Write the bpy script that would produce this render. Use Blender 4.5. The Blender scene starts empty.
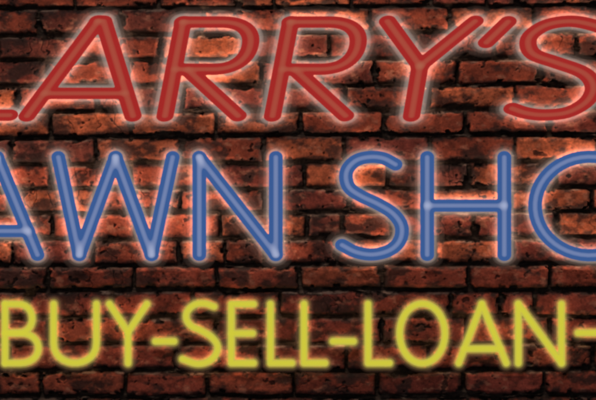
import bpy, math
import numpy as np

S = 0.003            # metres per photograph pixel on the wall plane
D = 6.0              # camera distance from the wall
ZC = 2.6             # height of the picture centre above ground
sc = bpy.context.scene
COL = sc.collection

# ------------------------------------------------------------------ noise
def lattice(seed, n=256):
    return np.random.RandomState(seed).rand(n, n).astype(np.float32)

def vnoise(x, y, seed, n=256):
    L = lattice(seed, n)
    xi = np.floor(x).astype(np.int64); yi = np.floor(y).astype(np.int64)
    fx = x - xi; fy = y - yi
    fx = fx*fx*fx*(fx*(fx*6-15)+10); fy = fy*fy*fy*(fy*(fy*6-15)+10)
    x0 = xi % n; x1 = (xi+1) % n; y0 = yi % n; y1 = (yi+1) % n
    return ((L[y0, x0]*(1-fx)+L[y0, x1]*fx)*(1-fy) + (L[y1, x0]*(1-fx)+L[y1, x1]*fx)*fy)*2-1

def fbm(x, y, seed, octaves=4, gain=0.5):
    s = 0; a = 1; t = 0
    for i in range(octaves):
        c, sn = math.cos(0.6*i+seed), math.sin(0.6*i+seed)
        s = s + a*vnoise((x*c-y*sn)*2**i+13.7*i+seed*3.1, (x*sn+y*c)*2**i+7.3*i+seed*1.7, seed+i*17)
        t += a; a *= gain
    return s/t

def sstep(a, b, x):
    t = np.clip((x-a)/(b-a), 0, 1)
    return t*t*(3-2*t)

# ------------------------------------------------------------------ helpers
def tag(o, label=None, cat=None, group=None, kind=None):
    if label: o['label'] = label
    if cat: o['category'] = cat
    if group: o['group'] = group
    if kind: o['kind'] = kind
    return o

def np_mesh(name, verts, quads, mat, smooth=True):
    me = bpy.data.meshes.new(name)
    nv, nq = len(verts), len(quads)
    me.vertices.add(nv); me.vertices.foreach_set('co', np.asarray(verts, np.float32).ravel())
    me.loops.add(nq*4); me.loops.foreach_set('vertex_index', np.asarray(quads, np.int32).ravel())
    me.polygons.add(nq)
    me.polygons.foreach_set('loop_start', np.arange(0, nq*4, 4, dtype=np.int32))
    me.polygons.foreach_set('loop_total', np.full(nq, 4, np.int32))
    me.polygons.foreach_set('use_smooth', np.full(nq, smooth, bool))
    me.materials.append(mat)
    me.update(calc_edges=True)
    return me

def link(name, me, parent=None):
    o = bpy.data.objects.new(name, me); COL.objects.link(o)
    if parent: o.parent = parent
    return o

# ------------------------------------------------------------------ materials
def new_mat(name):
    m = bpy.data.materials.new(name); m.use_nodes = True
    nt = m.node_tree
    for n in list(nt.nodes): nt.nodes.remove(n)
    out = nt.nodes.new('ShaderNodeOutputMaterial')
    return m, nt, out

def mix_rgb(nt, mode, fac, a, b):
    n = nt.nodes.new('ShaderNodeMix'); n.data_type = 'RGBA'; n.blend_type = mode
    for sock, v in ((n.inputs[0], fac), (n.inputs[6], a), (n.inputs[7], b)):
        if hasattr(v, 'is_linked'): nt.links.new(v, sock)
        else: sock.default_value = v
    return n.outputs[2]

def brick_material():
    m, nt, out = new_mat('old_brick')
    N = nt.nodes.new; Lk = nt.links.new
    att = N('ShaderNodeAttribute'); att.attribute_name = 'tone'
    tc = N('ShaderNodeTexCoord')
    n1 = N('ShaderNodeTexNoise'); n1.inputs['Scale'].default_value = 160; n1.inputs['Detail'].default_value = 6
    n1.inputs['Roughness'].default_value = 0.65
    Lk(tc.outputs['Object'], n1.inputs['Vector'])
    r1 = N('ShaderNodeMapRange'); r1.inputs['From Min'].default_value = 0.3; r1.inputs['From Max'].default_value = 0.7
    r1.inputs['To Min'].default_value = 0.7; r1.inputs['To Max'].default_value = 1.3
    Lk(n1.outputs['Fac'], r1.inputs['Value'])
    c = mix_rgb(nt, 'MULTIPLY', 1.0, att.outputs['Color'], r1.outputs['Result'])
    p = N('ShaderNodeBsdfPrincipled'); Lk(c, p.inputs['Base Color'])
    p.inputs['Roughness'].default_value = 0.78
    p.inputs['Specular IOR Level'].default_value = 0.25
    n2 = N('ShaderNodeTexNoise'); n2.inputs['Scale'].default_value = 260; n2.inputs['Detail'].default_value = 5
    Lk(tc.outputs['Object'], n2.inputs['Vector'])
    b = N('ShaderNodeBump'); b.inputs['Strength'].default_value = 0.5; b.inputs['Distance'].default_value = 0.0015
    Lk(n2.outputs['Fac'], b.inputs['Height']); Lk(b.outputs['Normal'], p.inputs['Normal'])
    Lk(p.outputs[0], out.inputs['Surface'])
    return m

def emit_material(name, col, strength, sampled):
    m, nt, out = new_mat(name)
    e = nt.nodes.new('ShaderNodeEmission'); e.inputs['Color'].default_value = (*col, 1)
    e.inputs['Strength'].default_value = strength
    nt.links.new(e.outputs[0], out.inputs['Surface'])
    m.cycles.emission_sampling = 'FRONT' if sampled else 'NONE'
    return m

def gas_material(name, glow, sigma, tint, emit):
    """thin clear glass skin filled with an evenly glowing, slightly absorbing gas"""
    m, nt, out = new_mat(name)
    p = nt.nodes.new('ShaderNodeBsdfPrincipled')
    p.inputs['Base Color'].default_value = (1, 1, 1, 1)
    p.inputs['Transmission Weight'].default_value = 1
    p.inputs['Roughness'].default_value = 0.0
    p.inputs['IOR'].default_value = 1.0
    nt.links.new(p.outputs[0], out.inputs['Surface'])
    ab = nt.nodes.new('ShaderNodeVolumeAbsorption')
    ab.inputs['Color'].default_value = (*tint, 1); ab.inputs['Density'].default_value = sigma
    em = nt.nodes.new('ShaderNodeEmission'); em.inputs['Color'].default_value = (*glow, 1)
    em.inputs['Strength'].default_value = emit
    ad = nt.nodes.new('ShaderNodeAddShader')
    nt.links.new(ab.outputs[0], ad.inputs[0]); nt.links.new(em.outputs[0], ad.inputs[1])
    nt.links.new(ad.outputs[0], out.inputs['Volume'])
    m.cycles.emission_sampling = 'NONE'
    m.cycles.homogeneous_volume = True
    return m

def glow_material(name, col, strength):
    """emissive volume added to paint a halo round a lit tube or backlight"""
    m, nt, out = new_mat(name)
    e = nt.nodes.new('ShaderNodeEmission'); e.inputs['Color'].default_value = (*col, 1)
    e.inputs['Strength'].default_value = strength
    nt.links.new(e.outputs[0], out.inputs['Volume'])
    m.cycles.emission_sampling = 'NONE'; m.cycles.homogeneous_volume = True
    return m

def metal_material():
    m, nt, out = new_mat('dull_metal')
    p = nt.nodes.new('ShaderNodeBsdfPrincipled')
    n = nt.nodes.new('ShaderNodeTexNoise'); n.inputs['Scale'].default_value = 90
    c = mix_rgb(nt, 'MIX', n.outputs['Fac'], (.12, .11, .1, 1), (.2, .19, .18, 1))
    nt.links.new(c, p.inputs['Base Color']); p.inputs['Metallic'].default_value = .8
    p.inputs['Roughness'].default_value = .5
    nt.links.new(p.outputs[0], out.inputs['Surface'])
    return m

# ------------------------------------------------------------------ brick wall
LEFT  = [9, 36, 61, 86.5, 112, 138.5, 164, 189, 213.5, 239.5, 265.5, 291, 317, 343.5, 371, 397.5]
MID   = [7.5, 33.5, 59.5, 86, 110.5, 135.5, 163, 188.5, 212.5, 238.5, 265, 290.5, 317, 344, 371, 397]
RIGHT = [5.5, 31, 58, 84, 109.5, 135, 162, 188, 212, 237.5, 264, 290, 316.5, 343, 370, 396]
JOINTS = [
 [-8, 75, 158, 240, 274, 352, 432, 487, 565],
 [39, 121, 203, 287, 371, 450, 533],
 [-2, 80, 161, 243, 329, 412, 494, 576],
 [46, 129, 198, 262, 375, 458, 540],
 [18, 97, 182, 265, 345, 429, 515],
 [50, 132, 215, 300, 384, 466, 550],
 [12, 95, 180, 264, 344, 431, 515],
 [49, 132, 218, 305, 388, 470, 555],
 [10, 95, 180, 264, 350, 430, 513, 591],
 [52, 135, 220, 307, 341, 392, 475, 557],
 [12, 94, 177, 225, 264, 337, 435, 513],
 [47, 134, 216, 300, 383, 468, 550],
 [27, 112, 193, 279, 370, 451, 500, 535],
 [48, 130, 215, 300, 382, 466, 550],
 [10, 92, 177, 261, 346, 429, 513],
 [42, 125, 207, 293, 377, 463, 545],
]

def build_wall():
    rs = np.random.RandomState(11)
    # course boundaries, continued above and below the ones seen
    L, M, R = list(LEFT), list(MID), list(RIGHT)
    J = [list(j) for j in JOINTS] # JOINTS[i] = course that ends at boundary i
    J.append([-5, 85, 168, 250, 335, 418, 505, 590])
    above = 5; below = 5
    for k in range(above):
        for A in (L, M, R): A.insert(0, A[0]-26)
        J.insert(0, [20+42*(k % 2)+84*i for i in range(8)])
    for k in range(below):
        for A in (L, M, R): A.append(A[-1]+26.4)
        J.append([30+42*(k % 2)+84*i for i in range(8)])
    L.insert(0, L[0]-26); M.insert(0, M[0]-26); R.insert(0, R[0]-26)
    nc = len(L)-1
    J = J[:nc]
    for j in J:
        a = min(j); b = max(j)
        while a > -330: a -= 83+rs.randint(-4, 5); j.append(a)
        while b < 930: b += 83+rs.randint(-4, 5); j.append(b)
        j.sort()
    # vertex grid: fine where it is seen, coarser beyond
    gx = np.concatenate([np.arange(-240, -6, 2.0), np.arange(-6, 602, 0.6), np.arange(602, 840, 2.0)])
    gy = np.concatenate([np.arange(-110, -6, 2.0), np.arange(-6, 406, 0.6), np.arange(406, 515, 2.0)])
    X, Y = np.meshgrid(gx, gy)
    # wavy joints
    wy = Y + 1.3*fbm(X/40, Y/30, 3, 3) + .75*fbm(X/6, Y/6, 5, 3)
    wx = X + 1.5*fbm(X/20, Y/24, 4, 2) + .9*fbm(X/5, Y/5, 6, 3)
    t = np.clip(X/596, -0.4, 1.4)
    def bnd(i):
        l, m, r = L[i], M[i], R[i]
        return np.where(t < .5, l+(m-l)*t*2, m+(r-m)*(t-.5)*2)
    row = np.zeros(X.shape, int); up = np.zeros(X.shape); dn = np.zeros(X.shape)
    B = [bnd(i) for i in range(nc+1)]
    for i in range(nc):
        sel = (wy >= B[i]) & (wy < B[i+1])
        row[sel] = i; up[sel] = (wy-B[i])[sel]; dn[sel] = (B[i+1]-wy)[sel]
    lf = np.zeros(X.shape); rt = np.zeros(X.shape); bid = np.zeros(X.shape, int)
    off = 0
    for i in range(nc):
        sel = row == i
        xs = np.array(J[i], float)
        k = np.clip(np.searchsorted(xs, wx[sel])-1, 0, len(xs)-2)
        lf[sel] = wx[sel]-xs[k]; rt[sel] = xs[k+1]-wx[sel]; bid[sel] = off+k
        off += len(xs)
    nb = off+1
    # every brick its own size, tilt, colour, wear
    jit = rs.rand(nb, 12)
    b = lambda k: jit[bid, k]
    hgap_u = .8+1.0*b(0); hgap_d = 1.6+1.4*b(1)
    vgap_l = .7+1.1*b(2); vgap_r = .8+1.2*b(3)
    eu = up-hgap_u; ed = dn-hgap_d; el = lf-vgap_l; er = rt-vgap_r
    # rounded box distance
    rad = .8+2.2*b(4)
    cxm = np.minimum(el, er); cym = np.minimum(eu, ed)
    qx = rad-cxm; qy = rad-cym
    dist = -(np.sqrt(np.maximum(qx, 0)**2+np.maximum(qy, 0)**2)+np.minimum(np.maximum(qx, qy), 0)-rad)
    # crumbled edges: bites out of arrises
    bite = sstep(0.12, 0.6, fbm(X/11, Y/9, 21, 4))
    dist = dist - 5.5*bite*sstep(9, 0, dist)*(0.35+0.9*b(5))
    brick = sstep(-0.7, 1.3, dist)
    edge = sstep(0, 4.5, dist)
    # relief in pixels (1 px = 3 mm), towards the viewer
    rough = fbm(X/5, Y/5, 31, 5, .6); big = fbm(X/26, Y/16, 33, 4)
    pits = sstep(0.52, 0.75, fbm(X/3.6, Y/3.2, 35, 3)); pits2 = sstep(0.5, 0.66, fbm(X/9, Y/8, 36, 3))
    face = 3.4+1.5*(b(6)-.5)+ (b(7)-.5)*0.03*(lf-rt) + (b(8)-.5)*0.07*(up-dn)
    crack = 1-sstep(0.0, 0.035, np.abs(fbm(X/22, Y/30, 41, 4)+0.02))
    crack = crack*sstep(.75, 1.0, b(9)+.25*fbm(X/40, Y/40, 43, 2))
    h_b = face*(0.55+0.45*edge)+0.5*rough+0.6*big-.5*pits-1.2*pits2-.9*crack
    mort = fbm(X/4, Y/3, 51, 5, .6); mbig = fbm(X/30, Y/9, 53, 3)
    h_m = -5.5+1.0*mort+1.8*mbig
    # mortar lips squeezed out here and there
    lip = sstep(0.25, 0.6, fbm(X/22, Y/5, 55, 4))
    h_m = h_m+4.5*lip
    H = h_m*(1-brick)+np.maximum(h_b, h_m)*brick
    # colours (reflectance, with weaker light painted into the lower courses)
    def col(*c): return np.array(c, float)
    orange, red, dark, plum = col(.44, .105, .046), col(.34, .066, .034), col(.11, .026, .018), col(.23, .046, .032)
    k = b(10)[..., None]
    base = np.where(k < .3, orange, np.where(k < .75, red, np.where(k < .88, plum, dark*1.5)))
    base = base*(0.75+0.5*b(11)[..., None])
    # lower courses painted redder and darker, in place of the weaker light there
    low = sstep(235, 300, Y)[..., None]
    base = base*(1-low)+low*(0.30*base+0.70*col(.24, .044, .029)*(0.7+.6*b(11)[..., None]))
    mot = fbm(X/7, Y/6, 61, 5, .62)[..., None]
    base = base*np.clip(1+0.75*mot, .25, 1.9)
    pale = sstep(.22, .62, fbm(X/9, Y/6, 63, 4))[..., None]
    base = base*(1-.45*pale)+.45*pale*col(.58, .23, .145)
    burnt = sstep(-.04, .34, fbm(X/19, Y/12, 65, 5, .6)+.25*(b(9)-.5))[..., None]
    base = base*(1-.86*burnt)+.86*burnt*col(.035, .016, .014)
    base = base*(1-.8*np.clip(pits+pits2+crack, 0, 1)[..., None])
    # brick edges darkened towards the joints, ragged
    edge_dark = (1-sstep(0.0, 4.6, dist+4.2*fbm(X/7, Y/5, 67, 4)))[..., None]
    base = base*(1-.82*edge_dark)+.82*edge_dark*col(.022, .014, .013)
    mcol = col(.034, .021, .016)*(1+.8*mort[..., None])
    lime = sstep(.12, .5, fbm(X/13, Y/3.2, 71, 4))[..., None]*(0.35+.65*lip[..., None])
    mcol = mcol*(1-.6*lime)+.6*lime*col(.34, .23, .17)
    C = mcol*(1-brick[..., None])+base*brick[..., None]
    # thin pale line along the upper arris of some bricks
    pale_line = (sstep(2.2, .6, np.abs(eu-0.6))*sstep(.0, .4, fbm(X/16, Y/8, 73, 4))*(.3+.7*b(5)))[..., None]
    C = C*(1-.55*pale_line)+.55*pale_line*col(.45, .30, .24)
    C = np.clip(C, .004, .9)
    ny, nx = X.shape
    V = np.stack([(X-298)*S, -H*S, (200-Y)*S], -1).reshape(-1, 3)
    idx = np.arange(ny*nx).reshape(ny, nx)
    Q = np.stack([idx[1:, :-1], idx[1:, 1:], idx[:-1, 1:], idx[:-1, :-1]], -1).reshape(-1, 4)
    # real thickness: the four returns and the back of the wall
    ring = np.concatenate([idx[0, :], idx[1:, -1], idx[-1, -2::-1], idx[-2:0:-1, 0]])
    rv = V[ring].copy(); rv[:, 1] = 0.22
    o = len(V); V = np.concatenate([V, rv])
    n = len(ring); a = np.arange(n); c2 = (a+1) % n
    Q2 = np.stack([ring[a], ring[c2], o+c2, o+a], -1)
    bi = [o, o+nx-1, o+nx-1+ny-1, o+2*(nx-1)+ny-1]
    Q = np.concatenate([Q, Q2, [[bi[0], bi[1], bi[2], bi[3]]]])
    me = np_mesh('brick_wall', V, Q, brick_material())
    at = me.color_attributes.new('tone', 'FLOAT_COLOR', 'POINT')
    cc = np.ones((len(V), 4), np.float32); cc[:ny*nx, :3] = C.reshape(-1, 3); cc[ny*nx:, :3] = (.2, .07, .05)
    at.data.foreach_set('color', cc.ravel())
    w = link('brick_wall', me)
    w.location = (0, 0, ZC)
    tag(w, 'old sooty red brick wall with ragged black joints behind the glowing letters', 'wall')
    return w

# ------------------------------------------------------------------ tube letters
def bez(p0, p1, p2, p3, n=14):
    t = np.linspace(0, 1, n)[:, None]
    p0, p1, p2, p3 = map(lambda p: np.array(p, float), (p0, p1, p2, p3))
    return ((1-t)**3*p0+3*(1-t)**2*t*p1+3*(1-t)*t*t*p2+t**3*p3).tolist()

def crom(P, n=5):
    P = [np.array(p, float) for p in P]; P = [2*P[0]-P[1]]+P+[2*P[-1]-P[-2]]
    out = []
    for i in range(1, len(P)-2):
        for t in np.linspace(0, 1, n, endpoint=False):
            a, b, c, d = P[i-1], P[i], P[i+1], P[i+2]
            out.append((.5*(2*b+(c-a)*t+(2*a-5*b+4*c-d)*t*t+(3*b-a-3*c+d)*t**3)).tolist())
    out.append(P[-2].tolist())
    return out

def ell(cx, cy, rx, ry, a0=0, a1=360, n=48):
    return [(cx+rx*math.cos(math.radians(a)), cy+ry*math.sin(math.radians(a))) for a in np.linspace(a0, a1, n)]

def smin(a, b, k):
    h = np.clip(.5+.5*(b-a)/k, 0, 1)
    return b*(1-h)+a*h-k*h*(1-h)

def surface_nets(F, o, st):
    """F[z,y,x] < 0 inside -> verts, quads"""
    ins = F < 0
    nz, ny, nx = F.shape
    c = [ins[dz:nz-1+dz, dy:ny-1+dy, dx:nx-1+dx] for dz in (0, 1) for dy in (0, 1) for dx in (0, 1)]
    s = sum(x.astype(np.int8) for x in c)
    act = (s > 0) & (s < 8)
    vid = np.full(act.shape, -1, int); vid[act] = np.arange(act.sum())
    zz, yy, xx = np.nonzero(act)
    P = np.zeros((len(zz), 3)); W = np.zeros(len(zz))
    cor = [(dz, dy, dx) for dz in (0, 1) for dy in (0, 1) for dx in (0, 1)]
    for i in range(8):
        for j in range(i+1, 8):
            a, b = cor[i], cor[j]
            if sum(abs(a[k]-b[k]) for k in range(3)) != 1: continue
            fa = F[zz+a[0], yy+a[1], xx+a[2]]; fb = F[zz+b[0], yy+b[1], xx+b[2]]
            m = (fa < 0) != (fb < 0)
            t = np.where(m, fa/np.where(m, fa-fb, 1), 0)
            for k in range(3): P[:, k] += np.where(m, a[k]+(b[k]-a[k])*t, 0)
            W += m
    P /= W[:, None]
    P += np.stack([zz, yy, xx], -1)
    V = np.stack([o[0]+P[:, 2]*st[0], o[1]+P[:, 1]*st[1], o[2]+P[:, 0]*st[2]], -1)
    Q = []
    # edges along x
    for ax in range(3):
        sl0 = [slice(1, -1)]*3; sl1 = [slice(1, -1)]*3
        sl0[ax] = slice(0, -1); sl1[ax] = slice(1, None)
        A = ins[tuple(sl0)]; Bm = ins[tuple(sl1)]
        m = np.argwhere(A != Bm)
        if not len(m): continue
        flip = A[tuple(m.T)]
        g = m.copy()
        for k in range(3):
            if k != ax: g[:, k] += 1
        u, v = [(1, 2), (2, 0), (0, 1)][ax]
        def cell(du, dv):
            q = g.copy(); q[:, u] -= du; q[:, v] -= dv
            return vid[q[:, 0], q[:, 1], q[:, 2]]
        quad = np.stack([cell(0, 0), cell(1, 0), cell(1, 1), cell(0, 1)], -1)
        quad[~flip] = quad[~flip][:, ::-1]
        Q.append(quad)
    return V, np.concatenate(Q)

class Style: pass
def style(**k):
    s = Style(); s.__dict__.update(k); return s

def stroke_d2(strokes, U, Vv, st):
    res = []
    for pl in strokes:
        p = np.array(pl, float)
        u = (p[:, 0]+st.slant*p[:, 1])/st.wide; v = p[:, 1]
        d = np.full(U.shape, 1e9)
        for i in range(len(p)-1):
            ax, ay, bx, by = u[i], v[i], u[i+1], v[i+1]
            L2 = (bx-ax)**2+(by-ay)**2+1e-9
            t = np.clip(((U-ax)*(bx-ax)+(Vv-ay)*(by-ay))/L2, 0, 1)
            d = np.minimum(d, (U-ax-t*(bx-ax))**2+(Vv-ay-t*(by-ay))**2)
        res.append(d)
    return res

def tube_mesh(name, strokes, st, R, k, zdepth, mat, step, flat=1.0):
    P = np.array([q for s_ in strokes for q in s_], float)
    pu = (P[:, 0]+st.slant*P[:, 1])/st.wide; pv = P[:, 1]
    pad = R+3
    us = np.arange(pu.min()-pad, pu.max()+pad, step); vs = np.arange(pv.min()-pad, pv.max()+pad, step)
    zs = np.arange(-R-2*step-k*.3, R+2.1*step+k*.3, step)
    U, Vv = np.meshgrid(us, vs)
    ds = stroke_d2(strokes, U, Vv, st)
    F = None
    Z = zs[:, None, None]
    for d in ds:
        f = np.sqrt(d[None]+Z*Z)
        F = f if F is None else smin(F, f, k)
    F = F-R
    V, Q = surface_nets(F, (us[0], vs[0], zs[0]), (step, step, step))
    x = V[:, 0]*st.wide-st.slant*V[:, 1]; y = V[:, 1]; z = V[:, 2]*flat+zdepth
    return to_world(x, y, z), Q

def to_world(x, y, z):
    """photograph pixels + height off the wall (in pixels) -> metres"""
    x = np.asarray(x, float); y = np.asarray(y, float); z = np.asarray(z, float)
    f = (D-z*S)/D
    return np.stack([(x-298)*S*f, -z*S, ZC+(200-y)*S*f], -1)

def rod(path, r, sides=6):
    """swept round bar with capped ends, path in metres"""
    P = np.array(path, float); n = len(P)
    V = []; Q = []
    for i in range(n):
        d = P[min(i+1, n-1)]-P[max(i-1, 0)]; d /= np.linalg.norm(d)+1e-12
        a = np.cross(d, (0, 1, 0)) if abs(d[1]) < .9 else np.cross(d, (1, 0, 0)); a /= np.linalg.norm(a)
        b = np.cross(d, a)
        for k in range(sides):
            t = 2*math.pi*k/sides
            V.append(P[i]+r*(math.cos(t)*a+math.sin(t)*b))
    for i in range(n-1):
        for k in range(sides):
            k2 = (k+1) % sides
            Q.append([i*sides+k, i*sides+k2, (i+1)*sides+k2, (i+1)*sides+k])
    return V, Q, n, sides

def poly_mesh(name, parts, mat):
    me = bpy.data.meshes.new(name); V = []; F = []
    for (v, q, n, s) in parts:
        o = len(V); V += [tuple(x) for x in v]; F += [[o+i for i in f] for f in q]
        F.append([o+i for i in range(s)][::-1]); F.append([o+(n-1)*s+i for i in range(s)])
    me.from_pydata(V, [], F); me.materials.append(mat); me.update()
    for p in me.polygons: p.use_smooth = len(p.vertices) == 4
    return me

def resample(pl, d):
    p = np.array(pl, float); out = [p[0]]
    for i in range(len(p)-1):
        n = max(1, int(np.ceil(np.linalg.norm(p[i+1]-p[i])/d)))
        for j in range(1, n+1): out.append(p[i]+(p[i+1]-p[i])*j/n)
    return np.array(out)

def make_letter(name, strokes, st, label, cat, group):
    allp = np.array([q for s_ in strokes for q in s_], float)
    base = to_world([allp[:, 0].mean()], [allp[:, 1].max()], [0.0])[0]
    e = bpy.data.objects.new(name, None); COL.objects.link(e)
    e.location = base; e.empty_display_size = .03
    tag(e, label, cat, group)
    V, Q = tube_mesh(name, strokes, st, st.R, st.k, st.z, st.shell, st.step)
    tube = link('glass_tube', np_mesh('glass_tube', V-base, Q, st.shell), e)
    for rh, gm, _ in st.rim:
        V, Q = tube_mesh(name, strokes, st, rh, st.k, st.z, gm, st.step*1.3)
        link('glow', np_mesh('glow', V-base, Q, gm), tube)
    V, Q = tube_mesh(name, strokes, st, st.r, st.kc, st.z, st.core, st.step*.7)
    link('light_core', np_mesh('light_core', V-base, Q, st.core), e)
    parts = []
    for s_ in strokes:
        p = resample(s_, 12) if len(s_) < 6 else np.array(s_)[::2] if len(s_) % 2 else np.vstack([np.array(s_)[::2], s_[-1]])
        parts.append(rod(to_world(p[:, 0], p[:, 1], np.full(len(p), st.hb))-base, st.rb*S, 6))
    bl = link('backlight', poly_mesh('backlight', parts, st.back), e)
    for rh, gm in st.behind:                 # emissive volumes added for the halo between the letter's back and the wall
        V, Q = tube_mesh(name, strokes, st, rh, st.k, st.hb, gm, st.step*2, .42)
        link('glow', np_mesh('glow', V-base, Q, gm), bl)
    # stand-offs that carry the tube on the wall, one near each free end
    ends = []
    for s_ in strokes:
        for q in (s_[0], s_[-1]):
            if all((q[0]-w[0])**2+(q[1]-w[1])**2 > 500 for w in ends): ends.append(q)
    for q in ends:
        a = to_world([q[0]], [q[1]], [-4.0])[0]-base; b = to_world([q[0]], [q[1]], [st.z-st.R*st.flat+1.2])[0]-base
        link('standoff', poly_mesh('standoff', [rod([a, b], 1.1*S, 8)], METAL), e)
    return e

METAL = metal_material()
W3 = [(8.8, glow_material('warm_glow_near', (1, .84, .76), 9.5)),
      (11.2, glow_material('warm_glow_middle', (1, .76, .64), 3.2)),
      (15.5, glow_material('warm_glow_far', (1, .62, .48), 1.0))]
Y3 = [(5.5, glow_material('yellow_glow_near', (.62, .58, .06), 12), 1.0), (7.6, glow_material('yellow_glow_middle', (.60, .44, .12), 3.0), 1.0)]
RED = style(slant=.17, wide=1.5, R=5.85, r=2.35, k=1.2, kc=3.0, z=18, flat=1.0, step=.62, hb=7.5, rb=1.8,
            shell=gas_material('red_glowing_gas', (.37, .022, .020), 330, (0, 0, 0), 330),
            core=emit_material('red_tube_core', (.16, .23, .12), 6.8, False),
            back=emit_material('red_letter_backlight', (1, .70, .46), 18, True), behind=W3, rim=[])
BLUE = style(slant=0, wide=1.13, R=6.2, r=2.35, k=1.2, kc=5.0, z=18, flat=1.0, step=.66, hb=7.5, rb=1.8,
            shell=gas_material('blue_glowing_gas', (.042, .105, .30), 310, (0, 0, 0), 310),
            core=emit_material('blue_tube_core', (.42, .41, .43), 11, False),
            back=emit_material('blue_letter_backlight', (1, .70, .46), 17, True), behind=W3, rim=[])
YEL = style(slant=0, wide=1.0, R=3.55, r=2.1, k=1.0, kc=2.0, z=13.0, flat=1.0, step=.55, hb=5.5, rb=1.2,
            shell=gas_material('yellow_glowing_gas', (.44, .41, .05), 200, (0, 0, 0), 200),
            core=emit_material('yellow_tube_core', (.62, .59, .014), 1.05, False),
            back=emit_material('yellow_letter_backlight', (1, .62, .36), 9, True),
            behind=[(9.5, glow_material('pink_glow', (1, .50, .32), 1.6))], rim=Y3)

def shift(strokes, dx): return [[(p[0]+dx, p[1]) for p in s_] for s_ in strokes]

GR = 'red neon letters of the top line'; GB = 'blue neon letters of the middle line'; GY = 'yellow neon letters of the bottom line'
T, Bt = 21.3, 116.6
def red(strokes, label, name='neon_letter', cat='neon letter'): make_letter(name, strokes, RED, label, cat, GR)
def blue(strokes, label): make_letter('neon_letter', strokes, BLUE, label, 'neon letter', GB)
def yel(strokes, label, name='neon_letter', cat='neon letter', g=GY): make_letter(name, strokes, YEL, label, cat, g)

red([[(-33, T), (-50, 115.2), (9.5, 115.2)]], 'slanted red neon letter L at the left edge, only its foot end showing')
red([[(27, Bt-.6), (98, T)], [(98, T), (103.5, T), (133, Bt-.6)], [(45, 93.4), (124, 93.4)]],
    'large slanted red neon letter A left of the two red letters R')
R_ = [[(183, T+.8), (165, Bt-.6)],
      [(183, T+.8), (222, T+.8)]+bez((222, T+.8), (243, T+.8), (252, 31), (250.6, 43))+bez((250.6, 43), (249, 58), (236, 69.3), (213, 69.3))+[(176, 69.3)],
      [(188, 70), (238, Bt-.8)]]
red(R_, 'slanted red neon letter R directly right of the red A')
red(shift(R_, 107.5), 'slanted red neon letter R directly left of the red Y')
red([[(387.5, T), (420, 66)], [(475, T), (420, 66)], [(420, 66), (411.5, Bt-.6)]], 'slanted red neon letter Y between an R and the apostrophe')
red([[(508, T+.5), (486.5, 42.5)]], 'short slanted red neon apostrophe stroke between the Y and the S', 'neon_apostrophe', 'neon apostrophe')
red([crom([(612, 33), (596, 26), (572, T), (548, 24.5), (532, 34), (528, 44), (534, 54.5), (556, 62.5), (580, 71), (591, 80), (593, 91), (585, 103),
     (567, 112.5), (544, 115), (526, 113), (512, 108.5)])], 'large curved red neon letter S cut by the right edge, end of the top line')

T, Bt = 157.2, 254.8
blue([[(-43, Bt), (-3, T)], [(-3, T), (37.5, Bt)], [(-34, 231), (28, 231)]], 'blue neon letter A cut off by the left edge with its right leg showing')
blue([[(58.3, T), (79.3, Bt)], [(79.3, Bt), (115.5, T)], [(115.5, T), (151.5, Bt)], [(151.5, Bt), (172.7, T)]], 'blue neon letter W with two glowing points at its foot')
blue([[(199.3, Bt), (199.3, T)], [(199.3, T), (275.8, Bt)], [(275.8, Bt), (275.8, T)]], 'blue neon letter N between the W and the curved S')
blue([crom([(395.5, 164.5), (384, 158.5), (371, 156.9), (357, 160), (348, 168.5), (346, 178.5), (350, 188.5), (362, 196.5), (378, 204), (393, 213.5),
     (401.5, 226), (400, 240), (390, 250), (373, 254.5), (356, 252), (342, 245)])], 'curved blue neon letter S left of the blue H')
blue([[(427.2, T), (427.2, Bt)], [(427.2, 205.6), (504.3, 205.6)], [(504.3, T), (504.3, Bt)]], 'blue neon letter H with a level crossbar')
blue([ell(590, 206, 55, 49.3)], 'round blue neon letter O cut by the right edge')

T, Bt = 304, 363
yel([[(5, T), (5, Bt)],
     [(5, T), (18, T)]+bez((18, T), (37, T), (37, 333), (18, 333))+[(5, 333)],
     [(5, 333), (20, 333)]+bez((20, 333), (44.5, 333), (44.5, Bt), (20, Bt))+[(5, Bt)]], 'yellow neon letter B at the left edge of the bottom line')
yel([[(53.6, T), (53.6, 343)]+bez((53.6, 343), (53.6, 369.5), (96.4, 369.5), (96.4, 343))+[(96.4, T)]], 'yellow neon letter U between B and Y')
yel([[(109.5, T), (128, 332)], [(146.8, T), (128, 332)], [(128, 332), (128, Bt)]], 'yellow neon letter Y of BUY, right of the U')
DG = 'yellow neon dashes of the bottom line'
yel([[(155.5, 341.3), (174, 341.3)]], 'short yellow neon dash between BUY and SELL', 'neon_dash', 'neon dash', DG)
yel([crom([(214, 306.5), (205, 303.5), (195, 304.5), (187.5, 311), (186.5, 319), (191.5, 326), (201, 330.5), (211.5, 337), (217.5, 346), (215, 355.5),
     (207, 362), (196, 363.5), (182.5, 359)])], 'yellow neon letter S at the start of SELL')
yel([[(253.5, T), (231.4, T), (231.4, Bt), (253.5, Bt)], [(231.4, 333.3), (252.5, 333.3)]], 'yellow neon letter E of SELL with three arms')
yel([[(270.5, T), (270.5, Bt), (292, Bt)]], 'yellow neon letter L directly right of the E in SELL')
yel([[(304, T), (304, Bt), (325, Bt)]], 'yellow neon letter L ending SELL, left of the dash')
yel([[(333, 341.3), (353.5, 341.3)]], 'short yellow neon dash between SELL and LOAN', 'neon_dash', 'neon dash', DG)
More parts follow.
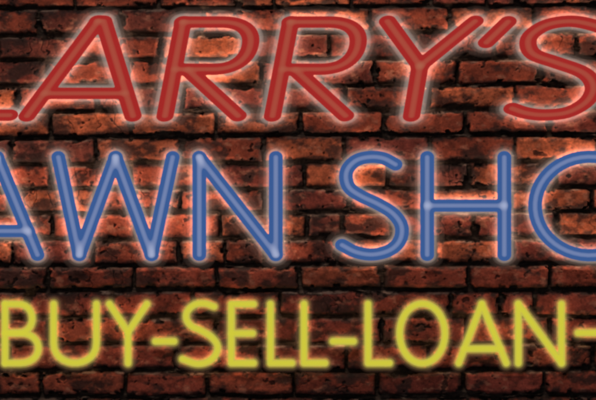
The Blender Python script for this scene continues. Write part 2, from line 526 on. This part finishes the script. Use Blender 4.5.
yel([[(368, T), (368, Bt), (389.5, Bt)]], 'yellow neon letter L starting LOAN, left of the O')
yel([ell(422.3, 333.4, 22.6, 29.8)], 'oval yellow neon letter O of LOAN')
yel([[(458.7, Bt), (481.8, T)], [(481.8, T), (506.3, Bt)], [(464, 348.7), (500.5, 348.7)]], 'yellow neon letter A of LOAN')
yel([[(518.3, Bt), (518.3, T)], [(518.3, T), (561.5, Bt)], [(561.5, Bt), (561.5, T)]], 'yellow neon letter N ending LOAN')
yel([[(578, 332.8), (598.5, 332.8)]], 'yellow neon dash at the right edge of the wall view, after LOAN', 'neon_dash', 'neon dash', DG)

build_wall()

# ------------------------------------------------------------------ light
w = bpy.data.worlds.new('World'); sc.world = w; w.use_nodes = True
bg = w.node_tree.nodes['Background']; bg.inputs['Color'].default_value = (.9, .92, 1, 1); bg.inputs['Strength'].default_value = .10
ld = bpy.data.lights.new('fill_lamp', 'AREA'); ld.energy = 50; ld.size = .8; ld.color = (1, .86, .74)  # unseen soft lamp added above the front for ambient light and relief
lo = bpy.data.objects.new('fill_lamp', ld); COL.objects.link(lo)
lo.location = (-.6, -3.2, ZC+3.4)
d = np.array([0, 0, ZC])-np.array(lo.location)
import mathutils
lo.rotation_euler = mathutils.Vector(d).to_track_quat('-Z', 'Y').to_euler()

# ------------------------------------------------------------------ camera
cd = bpy.data.cameras.new('camera'); cam = bpy.data.objects.new('camera', cd); COL.objects.link(cam)
cam.location = (0, -D, ZC); cam.rotation_euler = (math.radians(90), 0, 0)
cd.sensor_width = 36; cd.lens = 36*D/(596*S); cd.clip_end = 100
sc.camera = cam
sc.view_settings.view_transform = 'Standard'; sc.view_settings.look = 'None'
sc.view_settings.exposure = 0; sc.view_settings.gamma = 1
sc.cycles.use_denoising = True
sc.cycles.pixel_filter_type = 'BLACKMAN_HARRIS'; sc.cycles.filter_width = 2.8
sc.cycles.max_bounces = 8; sc.cycles.diffuse_bounces = 2; sc.cycles.glossy_bounces = 2; sc.cycles.transmission_bounces = 8; sc.cycles.caustics_refractive = False; sc.cycles.caustics_reflective = False
